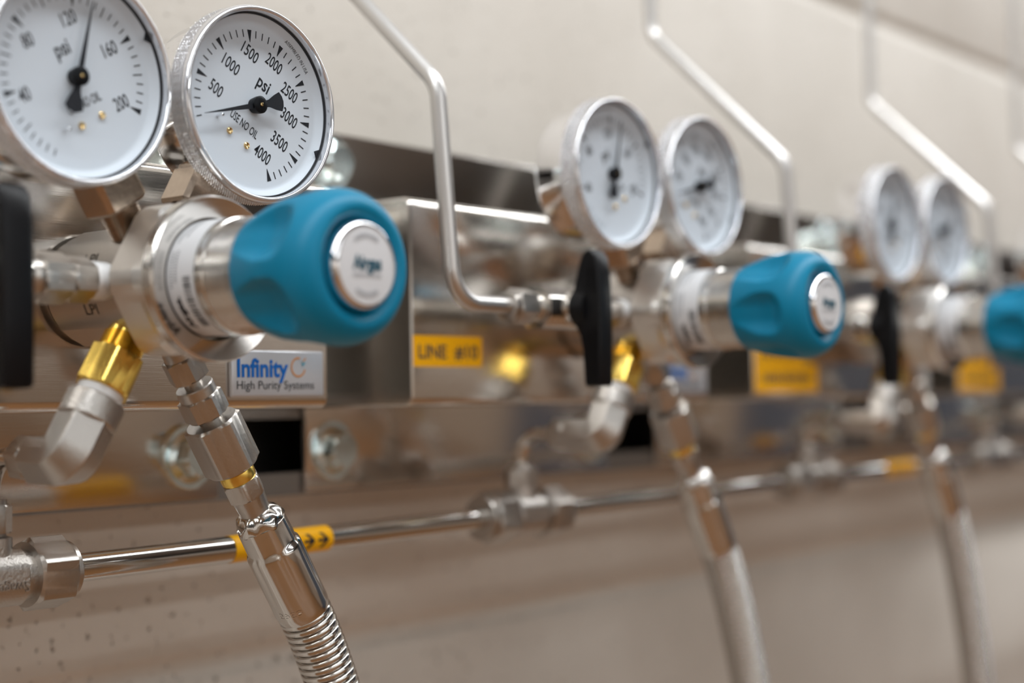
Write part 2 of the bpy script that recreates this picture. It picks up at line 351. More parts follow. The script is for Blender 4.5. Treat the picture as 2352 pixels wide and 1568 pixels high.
# ------------------------------------------------------------------ regulator
def make_regulator():
    T = Thing('pressure_regulator', 'x', 'regulator', (0, FY, AX), 'teal-knobbed regulators on the panels')
    O = PT(0, 0, AX); ax = (0, -1, 0); ref = (-1, 0, 0)     # h = -Y ; angle 0 points left, 90 = axis x ref
    mb = MB()
    rev(mb, O, ax, ref, [(0.1062, 0.0165), (0.1085, 0.0165), (0.1085, 0.0178), (0.1095, 0.0185, 0.0179, 6, 0), (0.1478, 0.0185, 0.0179, 6, 0)], 144)
    body = T.part('body', mb, 'satin', ang=10)
    mb = MB()
    for ang in (24, -24):       # stamped beside the left port
        a = math.radians(180 - ang); r = 0.01862; c0 = PT(r * math.cos(a), 0, r * math.sin(a)); tz = PT(math.sin(a), 0, -math.cos(a))
        text(mb, 'LPI', lambda u, v: O + PT(0, -0.1295 - u, 0) + PT(0.01863 * math.cos(a - v / 0.0186), 0, 0.01863 * math.sin(a - v / 0.0186)), 0.0062, 0.0036)
    T.part('stamped_letters', mb, 'stamp', body)
    mb = MB(); fl = 0.0221; cr = 0.0245
    rev(mb, O, ax, ref, [(0.1475, 0.0185), (0.1477, cr - 0.0006, fl, 6, 30), (0.1483, cr, fl, 6, 30), (0.1585, cr, fl, 6, 30), (0.1612, 0.0231, fl + 0.0009, 6, 30), (0.1622, 0.0229), (0.1622, 0.0170)], 144)
    T.part('bonnet_flange', mb, 'milled', ang=12)
    mb = MB(); rev(mb, O, ax, ref, [(0.1615, 0.0170), (0.1615, 0.0229), (0.1626, 0.0229), (0.1629, 0.0243), (0.1634, 0.0246), (0.1668, 0.0246), (0.1676, 0.0240), (0.1655, 0.0182), (0.1640, 0.0180), (0.1625, 0.0174)], 144)
    T.part('bonnet_ring', mb, 'machined', ang=25)
    mb = MB(); rev(mb, O, ax, ref, [(0.1620, 0.0172), (0.1800, 0.0172), (0.1803, 0.0168), (0.1808, 0.0168)], 96)
    h = 0.1808
    rings = []
    while h < 0.1925: rings += [(h, 0.0163), (h + 0.0003, 0.0169), (h + 0.0007, 0.0169), (h + 0.0010, 0.0163)]; h += 0.0011
    rev(mb, O, ax, ref, rings, 96); T.part('threaded_collar', mb, 'machined', ang=25)
    # paper label wrapped round the bonnet
    mb = MB(); vs = []; fs = []; n = 40
    for k in range(n + 1):
        a = math.radians(68 + 190 * k / n)
        for hh in (0.1650, 0.1768): vs.append(O + PT(0.01732 * math.cos(a), -hh, 0.01732 * math.sin(a)))
        if k: fs.append([2 * k - 2, 2 * k - 1, 2 * k + 1, 2 * k])
    mb.add(vs, fs); lab = T.part('bonnet_label', mb, 'label', label='white barcoded paper label')
    mb = MB(); rl = 0.01738
    def wrap(a0, h0): return lambda u, v: O + PT(rl * math.cos(a0 - u / rl), -(h0 - v), rl * math.sin(a0 - u / rl))
    A = math.radians
    # the text runs along the circumference
    text(mb, 'Airgas.', lambda u, v: O + PT(rl * math.cos(A(219) - u / rl), -(0.1683 + v * -1), rl * math.sin(A(219) - u / rl)), 0.0115, 0.0024, bold=0.05)
    rr = random.Random(7); a = A(182)
    while a < A(236):
        w = rr.choice((0.0002, 0.0003, 0.0006)) / rl
        mb.add([O + PT(rl * math.cos(q), -hh, rl * math.sin(q)) for q, hh in ((a, 0.1722), (a + w, 0.1722), (a + w, 0.1755), (a, 0.1755))], [[0, 1, 2, 3]]); a += w + rr.choice((0.0003, 0.0005)) / rl
    T.part('black_print', mb, 'ink', lab)
    mb = MB()
    for hh, a0, w, nn in ((0.1672, 175, 0.011, 13), (0.1690, 172, 0.010, 11), (0.1672, 128, 0.012, 14), (0.1695, 126, 0.009, 10)):
        mark_blocks(mb, lambda u, v, hh=hh, a0=a0: O + PT(rl * math.cos(A(a0) + u / rl), -(hh + v), rl * math.sin(A(a0) + u / rl)), w, 0.0011, nn)
    T.part('grey_print', mb, 'grey', lab)
    # fluted knob
    prof = [(0.1912, 0.0120), (0.1912, 0.0168), (0.1918, 0.0173), (0.1935, 0.0179), (0.196, 0.0187), (0.199, 0.0196), (0.202, 0.0204), (0.205, 0.0210), (0.208, 0.02145), (0.211, 0.02175), (0.214, 0.0219), (0.2165, 0.0219), (0.2185, 0.0217), (0.2205, 0.0213), (0.2222, 0.0207), (0.2238, 0.0198), (0.2250, 0.0187), (0.2258, 0.0174), (0.2261, 0.0161), (0.2258, 0.0149), (0.2250, 0.0140), (0.2240, 0.0133), (0.2232, 0.0129), (0.2215, 0.0128), (0.2215, 0.0010)]
    dense = []
    for (h0, r0), (h1, r1) in zip(prof, prof[1:]):
        k = 3 if 0.1918 <= h0 < 0.221 else 1
        for j in range(k): dense.append((h0 + (h1 - h0) * j / k, r0 + (r1 - r0) * j / k))
    dense.append(prof[-1])
    def flute(th, h, q):
        if q < 0.015 or h < 0.1918: return q
        # long scoops: fade in from the rear, end in a rounded wall below the front shoulder
        s = (h - 0.1918) / (0.2180 - 0.1918)
        if s <= 0 or s >= 1: e = 0
        else: e = (min(1, s / 0.55) ** 1.2) * (1 - max(0, (s - 0.72) / 0.28) ** 1.6)
        st = math.pi / 3; d = ((th - KR + st / 2) % st - st / 2) / (st / 2)
        wdt = 0.80 * math.sqrt(max(1e-4, min(1.0, s * 1.6 + 0.15)) ) * math.sqrt(max(0.0001, 1 - max(0, (s - 0.72) / 0.28) ** 2)) if 0 < s < 1 else 0.01
        x = d / max(wdt, 0.01)
        g = (1 - abs(x) ** 3.4) ** 1.15 if abs(x) < 1 else 0
        return q - 0.0047 * e * g
    KR = math.radians(KROT)
    mb = MB(); rev(mb, O, ax, ref, dense, 240, fn=flute); T.part('control_knob', mb, 'teal', label='teal fluted plastic knob', ang=50)
    mb = MB(); rev(mb, O, ax, ref, [(0.2214, 0.0124), (0.2256, 0.0124), (0.2268, 0.0121), (0.2278, 0.0112), (0.2278, 0.0108), (0.2270, 0.0107)], 96)
    bdg = T.part('knob_badge', mb, 'chrome', label='round white badge in a chrome rim', ang=50)
    mb = MB(); rev(mb, O, ax, ref, [(0.2268, 0.0107), (0.2275, 0.0107), (0.2277, 0.0090), (0.2278, 0.0001)], 64); T.part('badge_face', mb, 'label', bdg)
    mb = MB(); yb = -0.22792
    text(mb, 'Airgas', lambda u, v: O + PT(u, yb, v + 0.0007), 0.0110, 0.0038, bold=0.04); T.part('badge_lettering', mb, 'navy', bdg)
    mb = MB(); mark_blocks(mb, lambda u, v: O + PT(u, yb, v - 0.0028), 0.0110, 0.0008, 17)
    mark_blocks(mb, lambda u, v: O + PT((0.0080 + v) * math.sin(u / 0.008), yb, (0.0080 + v) * math.cos(u / 0.008)), 0.0100, 0.0012, 11)
    mark_blocks(mb, lambda u, v: O + PT((0.0080 + v) * math.sin(u / 0.008), yb, -(0.0080 + v) * math.cos(u / 0.008)), 0.0090, 0.0012, 11)
    T.part('badge_small_print', mb, 'grey', bdg)
    return T
REG = []
for i, (kr, l) in enumerate(((33, 'steel regulator with the largest teal knob, nearest the camera'), (11, 'steel regulator with the second teal knob, right of the LINE #10 label'), (11, 'blurred steel regulator with the teal knob cut by right edge of the photo'))):
    KROT = kr
    if i < 2: T = make_regulator(); o = T.o; o.location.x += D * i
    else: o = tree_copy(REG[1]); o.location.x += D
    o['label'] = l; REG.append(o)

# ------------------------------------------------------------------ gauges
def make_gauge(cx, cz, rot, kind):
    """rot: clockwise tilt of the dial (degrees) seen from the front"""
    T = Thing('pressure_gauge', 'x', 'gauge', (cx, -0.132, cz), 'round white dial gauges above the regulators')
    O = PT(cx, 0, cz); ax = (0, -1, 0); ref = (-1, 0, 0); a = math.radians(rot)
    U = PT(math.cos(a), 0, -math.sin(a)); V = PT(math.sin(a), 0, math.cos(a))
    def P(u, v, y): return O + U * u + V * v + PT(0, y, 0)
    mb = MB(); rev(mb, O, ax, ref, [(0.1272, 0.024), (0.1275, 0.0265), (0.1285, 0.0280), (0.1300, 0.0286), (0.1440, 0.0286), (0.1440, 0.0290), (0.1450, 0.0290), (0.1450, 0.0272), (0.1430, 0.0272)], 96)
    T.part('case', mb, 'chrome', label='polished steel case', ang=40)
    # knurled clear bezel
    rings = [(0.1436, 0.0292), (0.1436, 0.0310)] + [(0.1440 + 0.0056 * k / 26, 0.0314) for k in range(27)] + [(0.1499, 0.0313), (0.1502, 0.0316), (0.1512, 0.0315), (0.1520, 0.0311), (0.1524, 0.0306), (0.1524, 0.0302), (0.1521, 0.0297), (0.1512, 0.0295), (0.1465, 0.0295)]
    def kn(th, h, q):
        if 0.14395 < h < 0.14965 and q > 0.0312: return q - 0.0003 + 0.0006 * abs(math.sin(110 * th + (h - 0.144) * 2800)) * abs(math.sin(110 * th - (h - 0.144) * 2800))
        return q
    mb = MB(); rev(mb, O, ax, ref, rings, 960, cap=False, fn=kn); T.part('bezel', mb, 'clear', label='clear knurled plastic ring', ang=60)
    mb = MB(); rev(mb, O, ax, ref, [(0.1513, 0.0296), (0.1520, 0.0296)], 96); T.part('window', mb, 'lens')
    mb = MB(); rev(mb, O, ax, ref, [(0.1490, 0.0296), (0.1490, 0.0290), (0.1496, 0.0290), (0.1496, 0.0296)], 96, cap=False); T.part('seal_ring', mb, 'rubber')
    # dial plate with a raised rim and one notch
    DY = -0.1470
    mb = MB(); rev(mb, O, ax, ref, [(0.1462, 0.0293), (0.1489, 0.0293), (0.1490, 0.0289), (0.1484, 0.0284), (0.1474, 0.0273), (0.1471, 0.0267), (0.1470, 0.0260), (0.1470, 0.0004)], 128)
    dial = T.part('dial', mb, 'white', ang=40)
    yk = DY - 0.00008
    full, sub, step = kind
    mb = MB()
    def ang(v): return math.radians(-135 + 270.0 * v / full)
    def rad(v, r0, r1, w0, w1):
        b = ang(v); d = (math.sin(b), math.cos(b)); n_ = (d[1], -d[0])
        mb.add([P(d[0] * r + n_[0] * w, d[1] * r + n_[1] * w, yk) for r, w in ((r0, -w0), (r0, w0), (r1, w1), (r1, -w1))], [[0, 1, 2, 3]])
    n_ = int(full / sub)
    for k in range(n_ + 1):
        v = k * sub
        if v % step == 0 and v > 0: rad(v, 0.0203, 0.0243, 0.00008, 0.0009)
        elif (v % (step / 2) == 0) and step == 40 and v > 0: rad(v, 0.0209, 0.0243, 0.00019, 0.00019)
        elif v > 0: rad(v, 0.0219, 0.0243, 0.00018, 0.00018)
    rad(0, 0.0222, 0.0243, 0.00018, 0.00018)
    if full == 4000:
        tx = [('500', -15.2, -4.6, 6.6), ('1000', -14.0, 5.8, 8.7), ('1500', -9.6, 14.2, 8.7), ('2000', 0.2, 17.6, 8.7), ('2500', 10.2, 13.6, 8.7), ('3000', 14.2, 6.2, 8.7), ('3500', 14.5, -3.2, 8.7), ('4000', 10.5, -11.3, 8.7)]
    else:
        tx = [('40', -18.0, 1.6, 4.6), ('80', -9.7, 14.6, 4.6), ('120', 6.3, 15.8, 6.5), ('160', 15.6, 3.3, 6.5), ('200', 11.9, -12.0, 6.5)]
    for s, u0, v0, w in tx: text(mb, s, lambda u, v: P(u0 / 1000 + u, v0 / 1000 + v, yk), w / 1000 * 0.82, 0.0042, bold=0.006)
    text(mb, 'psi', lambda u, v: P(u, 0.0090 + v, yk), 0.0053, 0.0046, bold=0.012)
    text(mb, 'USE NO OIL', lambda u, v: P(u - 0.0003, -0.0075 + v, yk), 0.0125, 0.0029, bold=0.006)
    r_ = 0.0270
    text(mb, 'ASSEMBLED IN USA', lambda u, v: P((r_ + v) * math.sin(u / r_ + 0.26), (r_ + v) * math.cos(u / r_ + 0.26), -0.14735 - v * 0.6), 0.0135, 0.0011)
    # dark notch in the raised rim
    mb.add([P(math.sin(q) * r, math.cos(q) * r, -0.1492) for q, r in ((math.radians(82), 0.0294), (math.radians(86.5), 0.0270), (math.radians(91), 0.0294))], [[0, 1, 2]])
    T.part('dial_print', mb, 'ink', dial)
    for u0, v0 in ((-0.0043, -0.0131), (0.0037, -0.0130)):
        mb = MB(); rev(mb, P(u0, v0, 0), ax, ref, [(0.1468, 0.0011), (0.1474, 0.0011), (0.1477, 0.0008), (0.1476, 0.0005), (0.1474, 0.0002)], 20); T.part('screw', mb, 'brassscrew', dial, label='small brass screw')
    mb = MB(); rev(mb, P(-0.0106, -0.0120, 0), ax, ref, [(0.1465, 0.0005), (0.1498, 0.0005), (0.1500, 0.0003)], 14); T.part('stop_pin', mb, 'chrome', dial)
    # pointer
    pv = {4000: 15, 200: 130}[full]; b = ang(pv); d = Vector((math.sin(b), math.cos(b))); e = Vector((d.y, -d.x)); y0 = -0.1494
    def Q(r, w): q = d * r + e * w; return P(q.x, q.y, y0)
    out = [Q(0.0230, 0.00008), Q(0.002, 0.0009), Q(-0.0024, 0.0010), Q(-0.0045, 0.0012), Q(-0.0072, 0.0024), Q(-0.0095, 0.0031), Q(-0.0104, 0.0016), Q(-0.0107, 0), Q(-0.0104, -0.0016), Q(-0.0095, -0.0031), Q(-0.0072, -0.0024), Q(-0.0045, -0.0012), Q(-0.0024, -0.0010), Q(0.002, -0.0009), Q(0.0230, -0.00008)]
    mb = MB(); poly(mb, out, (0, -0.0003, 0)); pt = T.part('pointer', mb, 'ink', label='black tapered pointer with a flared tail')
    mb = MB(); rev(mb, O, ax, ref, [(0.1470, 0.0024), (0.1494, 0.0028), (0.1504, 0.0028), (0.1508, 0.0022), (0.1508, 0.0009)], 36); T.part('pointer_hub', mb, 'black', pt)
    mb = MB(); rev(mb, O, ax, ref, [(0.1506, 0.0006), (0.1510, 0.0006), (0.1511, 0.0003)], 16); T.part('hub_pin', mb, 'brassscrew', pt)
    # stem
    s = PT(-cx, 0, AX - cz); Ls = s.length; d3 = s.normalized(); so = O + PT(0, -0.1385, 0)
    mb = MB()
    sd = d3.cross(Vector((0, -1, 0)))
    hx, hy = 0.0078, 0.0066; q0, q1 = Ls - 0.0395, Ls - 0.0262
    vs = []
    for q, sc_ in ((q0, 0.9), (q0 + 0.001, 1), (q1 - 0.001, 1), (q1, 0.88)):
        for i_, j_ in ((-1, -0.8), (-0.8, -1), (0.8, -1), (1, -0.8), (1, 0.8), (0.8, 1), (-0.8, 1), (-1, 0.8)): vs.append(so + d3 * q + sd * (i_ * hx * sc_) + PT(0, j_ * hy * sc_, 0))
    fs = [[k * 8 + i_, k * 8 + (i_ + 1) % 8, (k + 1) * 8 + (i_ + 1) % 8, (k + 1) * 8 + i_] for k in range(3) for i_ in range(8)] + [list(range(8)), list(range(24, 32))]
    mb.add(vs, fs)
    rev(mb, so, d3, (0, -1, 0), [(0.0270, 0.0058), (q0 + 0.0005, 0.0058)], 36)
    rr = []; h = q1 - 0.0003
    while h < Ls - 0.0170: rr += [(h, 0.0053), (h + 0.0004, 0.0060), (h + 0.0008, 0.0053)]; h += 0.0009
    rev(mb, so, d3, (0, -1, 0), rr, 40); T.part('stem', mb, 'nickel', label='square bronze-toned threaded stem', ang=25)
    return T
GL = make_gauge(-0.0350, 1.4551, -28.5, (200, 5, 40)); GR = make_gauge(0.0330, 1.4563, 30.0, (4000, 100, 500))
GL.o['label'] = 'sharp white 200 psi dial gauge cut off at top left corner'
GR.o['label'] = 'sharp white 4000 psi dial gauge with its needle resting near zero'
for src, labs in ((GL.o, ('left white dial gauge of the second pair, steel case side showing', 'left dial gauge of the blurred third pair', 'gauge sliver cut off at right edge of photo, polished case showing')), (GR.o, ('right white dial gauge of the second pair, above its teal knob', 'right dial gauge of the blurred third pair, under the bent tube'))):
    for i, l in enumerate(labs):
        c = tree_copy(src); c.location.x += D * (i + 1); c['label'] = l

# ------------------------------------------------------------------ shut-off valves (left port)
def make_valve():
    PY = -0.140; O = PT(0, PY, AX); ax = (-1, 0, 0); ref = (0, -1, 0)
    T = Thing('shutoff_valve', 'x', 'valve', (-0.065, PY, AX), 'shutoff valves left of the regulators')
    mb = MB(); rev(mb, O, ax, ref, [(0.0183, 0.0050), (0.0200, 0.0056), (0.0212, 0.0057), (0.0213, 0.0056), (0.0228, 0.0058), (0.0229, 0.0057), (0.0243, 0.0058), (0.0258, 0.0058)], 40); T.part('thread_tape', mb, 'ptfe', label='white thread tape')
    mb = MB(); hexnut(mb, O, ax, ref, 0.0258, 0.0335, 0.0059, 0); rev(mb, O, ax, ref, [(0.0330, 0.0046), (0.0352, 0.0046)], 36); T.part('adapter', mb, 'satin', ang=25)
    mb = MB(); hexnut(mb, O, ax, ref, 0.0342, 0.0440, 0.0066, 0); rev(mb, O, ax, ref, [(0.0438, 0.0060), (0.0448, 0.0062), (0.0462, 0.0060), (0.0472, 0.0054)], 40); T.part('nut', mb, 'satin', ang=25)
    mb = MB(); rev(mb, O, ax, ref, [(0.0468, 0.0055), (0.0505, 0.0060), (0.0508, 0.0090, 0.0085, 8, 0), (0.0800, 0.0090, 0.0085, 8, 0), (0.0803, 0.0058), (0.0850, 0.0055)], 64)
    rev(mb, O + PT(-0.0650, 0, 0), (0, -1, 0), (0, 0, 1), [(0.0, 0.0062), (0.0100, 0.0062)], 36); T.part('valve_body', mb, 'machined', ang=25)
    mb = MB(); hexnut(mb, O, ax, ref, 0.0842, 0.0950, 0.0063, 10); rev(mb, O, ax, ref, [(0.0946, 0.0058), (0.0975, 0.0056), (0.0980, 0.0040)], 36); T.part('nut', mb, 'satin', ang=25)
    # black lever: hub on the stem, ribbed grip standing upright
    hx = -0.0645; mb = MB(); y0 = PY - 0.0095
    rev(mb, PT(hx, 0, AX - 0.0005), (0, -1, 0), (0, 0, 1), [(-y0 + 0.0010, 0.0074), (-y0 + 0.0017, 0.0080), (-y0 + 0.0075, 0.0070)], 36)
    # side silhouette of the grip in the Y-Z plane, extruded across X with rounded edges
    side = [(-0.1515, 1.4068), (-0.1530, 1.4120), (-0.1550, 1.4175), (-0.1572, 1.4202), (-0.1598, 1.4205), (-0.1622, 1.4180), (-0.1634, 1.4110), (-0.1640, 1.4000), (-0.1640, 1.3850), (-0.1636, 1.3675), (-0.1630, 1.3662), (-0.1568, 1.3660), (-0.1560, 1.3672), (-0.1552, 1.3800), (-0.1540, 1.3860), (-0.1515, 1.3905), (-0.1500, 1.3940), (-0.1500, 1.4020)]
    n = len(side); vs = []; fs = []; cy, czz = -0.1585, 1.3935
    for X, s_ in ((-0.0046, 0.90), (-0.0041, 0.97), (-0.0030, 1.0), (0.0030, 1.0), (0.0041, 0.97), (0.0046, 0.90)):
        for a, b in side: vs.append((hx + X, cy + (a - cy) * s_, czz + (b - czz) * (0.985 if s_ < 1 else 1)))
    for k in range(5):
        for i_ in range(n): fs.append([k * n + i_, k * n + (i_ + 1) % n, (k + 1) * n + (i_ + 1) % n, (k + 1) * n + i_])
    fs += [list(range(n)), list(range(5 * n, 6 * n))]; mb.add(vs, fs)
    z = 1.3685
    while z < 1.4140:
        if not 1.3885 < z < 1.4030: box(mb, hx - 0.0050, hx - 0.0040, -0.1628, -0.1572, z, z + 0.0007)
        z += 0.0014
    T.part('lever_handle', mb, 'black', label='black ribbed plastic lever', ang=40)
    return T
V0 = make_valve(); V0.o['label'] = 'shutoff valve at left edge of photo, black lever cut by the frame'
for i, l in enumerate(('shutoff valve with upright black ribbed lever below the second gauge pair', 'blurred shutoff valve with black lever right of the second teal knob', 'shutoff valve at right edge of photo, mostly behind the third teal knob')):
    c = tree_copy(V0.o); c.location.x += D * (i + 1); c['label'] = l

# ------------------------------------------------------------------ outlet tubes rising up the wall
def make_tube(dx, label, full=True):
    PY = -0.140; r = 0.0032
    pts = fillet([(dx - 0.0945, PY, AX), (dx - 0.1290, PY, AX), (dx - 0.1330, PY + 0.003, 1.4800), (dx - 0.1340, -0.0580, 1.5580), (dx - 0.1340, -0.0580, 2.35)], 0.014, 12)
    mb = MB(); sweep(mb, pts, r, 24, ref=(0, -1, 0.01))
    return Thing('outlet_tube', label, 'tube', (dx - 0.0945, PY, AX), 'bent outlet tubes rising up the wall', root_mb=mb, mat='tube')
for i, l in ((1, 'thin bent steel tube dropping to the second valve, left of center'), (2, 'bent steel tube slanting down behind the second gauge pair and teal knob'), (3, 'bent steel tube slanting past the blurred third gauge pair'), (4, 'vertical steel tube at the top right edge of the photo')): make_tube(D * i, l)

# ------------------------------------------------------------------ header pipe, tees
PYY, PZ = -0.088, 1.3086
TX = -0.0250
SL = 0.009          # the pipe climbs slightly towards the right
def make_tee():
    T = Thing('pipe_tee', 'x', 'fitting', (TX, PYY, PZ), 'tees along the header pipe')
    O = PT(TX, PYY, PZ); X = (1, 0, 0); ref = (0, -1, 0)
    mb = MB()
    rev(mb, O, X, ref, [(-0.0150, 0.0072), (-0.0148, 0.0080), (-0.0092, 0.0084), (-0.0086, 0.0096, 0.0090, 4, 0), (0.0086, 0.0096, 0.0090, 4, 0), (0.0092, 0.0084), (0.0148, 0.0080), (0.0150, 0.0072)], 64)
    rev(mb, O, (0, 0, 1), ref, [(0.0, 0.0070, 0.0068, 4, 0), (0.0125, 0.0070, 0.0068, 4, 0), (0.0130, 0.0052), (0.0150, 0.0048)], 48)
    b = T.part('tee_body', mb, 'cast', ang=30)
    mb = MB(); yb = PYY - 0.00905
    for q in (0.0, 0.0001, 0.0002): text(mb, 'Swagelok', lambda u, v: PT(TX + 0.0002 - u, yb - q, PZ - 0.0028 - v), 0.0165, 0.0032)
    T.part('raised_lettering', mb, 'chrome', b)
    for s in (-1, 1):
        mb = MB(); hexnut(mb, O, (s, 0, 0), ref, 0.0125, 0.0262, 0.0105, 8, ch=0.0016)
        rev(mb, O, (s, 0, 0), ref, [(0.0258, 0.0092), (0.0266, 0.0096), (0.0282, 0.0096), (0.0288, 0.0090), (0.0288, 0.0049)], 48); T.part('nut', mb, 'satin', ang=25)
    return T
T0 = make_tee(); T0.o['label'] = 'pipe tee with a large hex nut at bottom left corner'
TEE = [T0.o]
for i, l in enumerate(('pipe tee with hex nuts low in the center, under a curved vent tube', 'blurred pipe tee right of the second hose', 'faint blurred pipe tee at far right of the pipe')):
    c = tree_copy(T0.o); c.location.x += D * (i + 1); c.location.z += SL * D * (i + 1); c['label'] = l; TEE.append(c)
def pipe(x0, x1, label, marks=()):
    A0 = PT(0, PYY, PZ - SL * TX); AXD = PT(1, 0, SL)
    mb = MB(); rev(mb, A0, AXD, (0, -1, 0), [(x0, 0.0046), (x0 + 0.0001, 0.00475), (x1 - 0.0001, 0.00475), (x1, 0.0046)], 64)
    T = Thing('header_pipe', label, 'pipe', ((x0 + x1) / 2, PYY, PZ), 'lengths of header pipe between tees', root_mb=mb, mat='polished')
    for a, b in marks:
        mb = MB(); rev(mb, A0, AXD, (0, -1, 0), [(a, 0.0048), (a, 0.00492), (b, 0.00492), (b, 0.0048)], 64, cap=False)
        w = T.part('yellow_wrap', mb, 'yellow', label='yellow flow marker with black arrows')
        mb = MB(); R = 0.00496; m_ = max(1, int((b - a - 0.003) / 0.0072)); N_ = 6
        for k in range(m_):
            cx = b - 0.0052 - k * 0.0072
            def W(u, v): q = v / R; return A0 + AXD * (cx + u) + PT(0, -R * math.cos(q), R * math.sin(q))
            for j in range(2):
                v0, v1 = -0.0006 + j * 0.0006, j * 0.0006; mb.add([W(-0.0030, v0), W(0.0014, v0), W(0.0014, v1), W(-0.0030, v1)], [[0, 1, 2, 3]])
            for sgn in (1, -1):
                for j in range(N_):
                    v0, v1 = sgn * 0.0030 * j / N_, sgn * 0.0030 * (j + 1) / N_; x_0 = 0.0028 - abs(v0) * 1.0; x_1 = 0.0028 - abs(v1) * 1.0
                    mb.add([W(x_0, v0), W(x_0 - 0.0019, v0), W(x_1 - 0.0019, v1), W(x_1, v1)], [[0, 1, 2, 3]])
        T.part('arrows', mb, 'ink', w)
e = 0.0155
pipe(TX + e, TX + D - e, 'polished pipe length with the sharp yellow arrow marker, behind the closest hose', ((0.0716, 0.1200),))
pipe(TX + D + e, TX + 2 * D - e, 'plain pipe length crossing behind the second hose')
pipe(TX + 2 * D + e, TX + 3 * D - e, 'blurred pipe length with a yellow marker, left of the third hose', ((0.6030, 0.6465),))
pipe(TX + 3 * D + e, 1.45, 'blurred pipe length leaving at right edge of photo')

# ------------------------------------------------------------------ vent fitting under each regulator
def make_vent():
    PY = -0.1365; O = PT(0, PY, AX); an = math.radians(-120.3); d = PT(math.cos(an), 0.0, math.sin(an)).normalized()
    T = Thing('vent_fitting', 'x', 'fitting', O + d * 0.03, 'brass and steel vent fittings under the regulators')
    ref = (-0.62, -0.78, 0); mb = MB(); rr = [(0.0170, 0.0060)]; h = 0.0190
    while h < 0.0236: rr += [(h, 0.0060), (h + 0.0004, 0.0067), (h + 0.0008, 0.0060)]; h += 0.0009
    rev(mb, O, d, ref, rr + [(0.0246, 0.0064), (0.0250, 0.0075)], 48); hexnut(mb, O, d, ref, 0.0248, 0.0372, 0.0078, 32, ch=0.001); rev(mb, O, d, ref, [(0.0369, 0.0070), (0.0376, 0.0068)], 40)
    T.part('brass_adapter', mb, 'brass', label='gold brass hex adapter', ang=25)
    mb = MB(); rev(mb, O, d, ref, [(0.0370, 0.0064), (0.0374, 0.0071), (0.0408, 0.0070), (0.0412, 0.006)], 40); T.part('thread_tape', mb, 'ptfe', label='white thread tape')
    # cast elbow turning towards the wall
    B = O + d * 0.0605; tee = PT(TX, PYY, PZ); o2 = PT(0.006, 0.047, 0.0006).normalized()
    mb = MB(); rev(mb, O, d, ref, [(0.0402, 0.0080), (0.0404, 0.0086), (0.0408, 0.0089), (0.0476, 0.0089), (0.0482, 0.0086), (0.0485, 0.0076)], 60)
    path = fillet([O + d * 0.0475, B, B + o2 * 0.0175], 0.0040, 12)
    def oc(th): st = math.pi / 3; q = (th + st / 2) % st - st / 2; return min(1.10, 0.97 / math.cos(q))
    nP = len(path); rads = [0.0080 - 0.0008 * min(1, max(0, (k - 8) / (nP - 10))) for k in range(nP)]
    sweep(mb, path, rads, 96, shape=oc, ref=(-0.45, -0.86, 0.2)); T.part('elbow', mb, 'cast', ang=24)
    mb = MB(); hexnut(mb, B, o2, (0, 0, 1), 0.0183, 0.0268, 0.0064, 12); rev(mb, B, o2, (0, 0, 1), [(0.0172, 0.0050), (0.0185, 0.0050)], 36); rev(mb, B, o2, (0, 0, 1), [(0.0266, 0.0054), (0.0286, 0.0052), (0.0290, 0.004)], 36); T.part('nut', mb, 'satin', ang=25)
    e2 = B + o2 * 0.024; corner = e2 + o2 * ((PYY - e2.y) / o2.y); p = fillet([e2, corner, PT(TX, PYY, PZ + 0.0120)], 0.0125, 12)
    mb = MB(); sweep(mb, p, 0.0031, 24, ref=(0.3, 0, 1)); T.part('vent_tube', mb, 'polished')
    mb = MB(); zo = tee; hexnut(mb, zo, (0, 0, 1), (0, -1, 0), 0.0140, 0.0228, 0.0067, 0); rev(mb, zo, (0, 0, 1), (0, -1, 0), [(0.0222, 0.0056), (0.0245, 0.0054), (0.0248, 0.004)], 36); T.part('nut', mb, 'satin', ang=25)
    return T
N0 = make_vent(); N0.o['label'] = 'vent fitting with the sharp gold brass hex, at left edge of photo'
for i, l in enumerate(('vent fitting with blurred gold hex beside the black lever, tube curving to the central tee', 'blurred vent fitting below the second teal knob', 'faint blurred vent fitting in the right corner, over the last tee')):
    c = tree_copy(N0.o); c.location.x += D * (i + 1); c['label'] = l

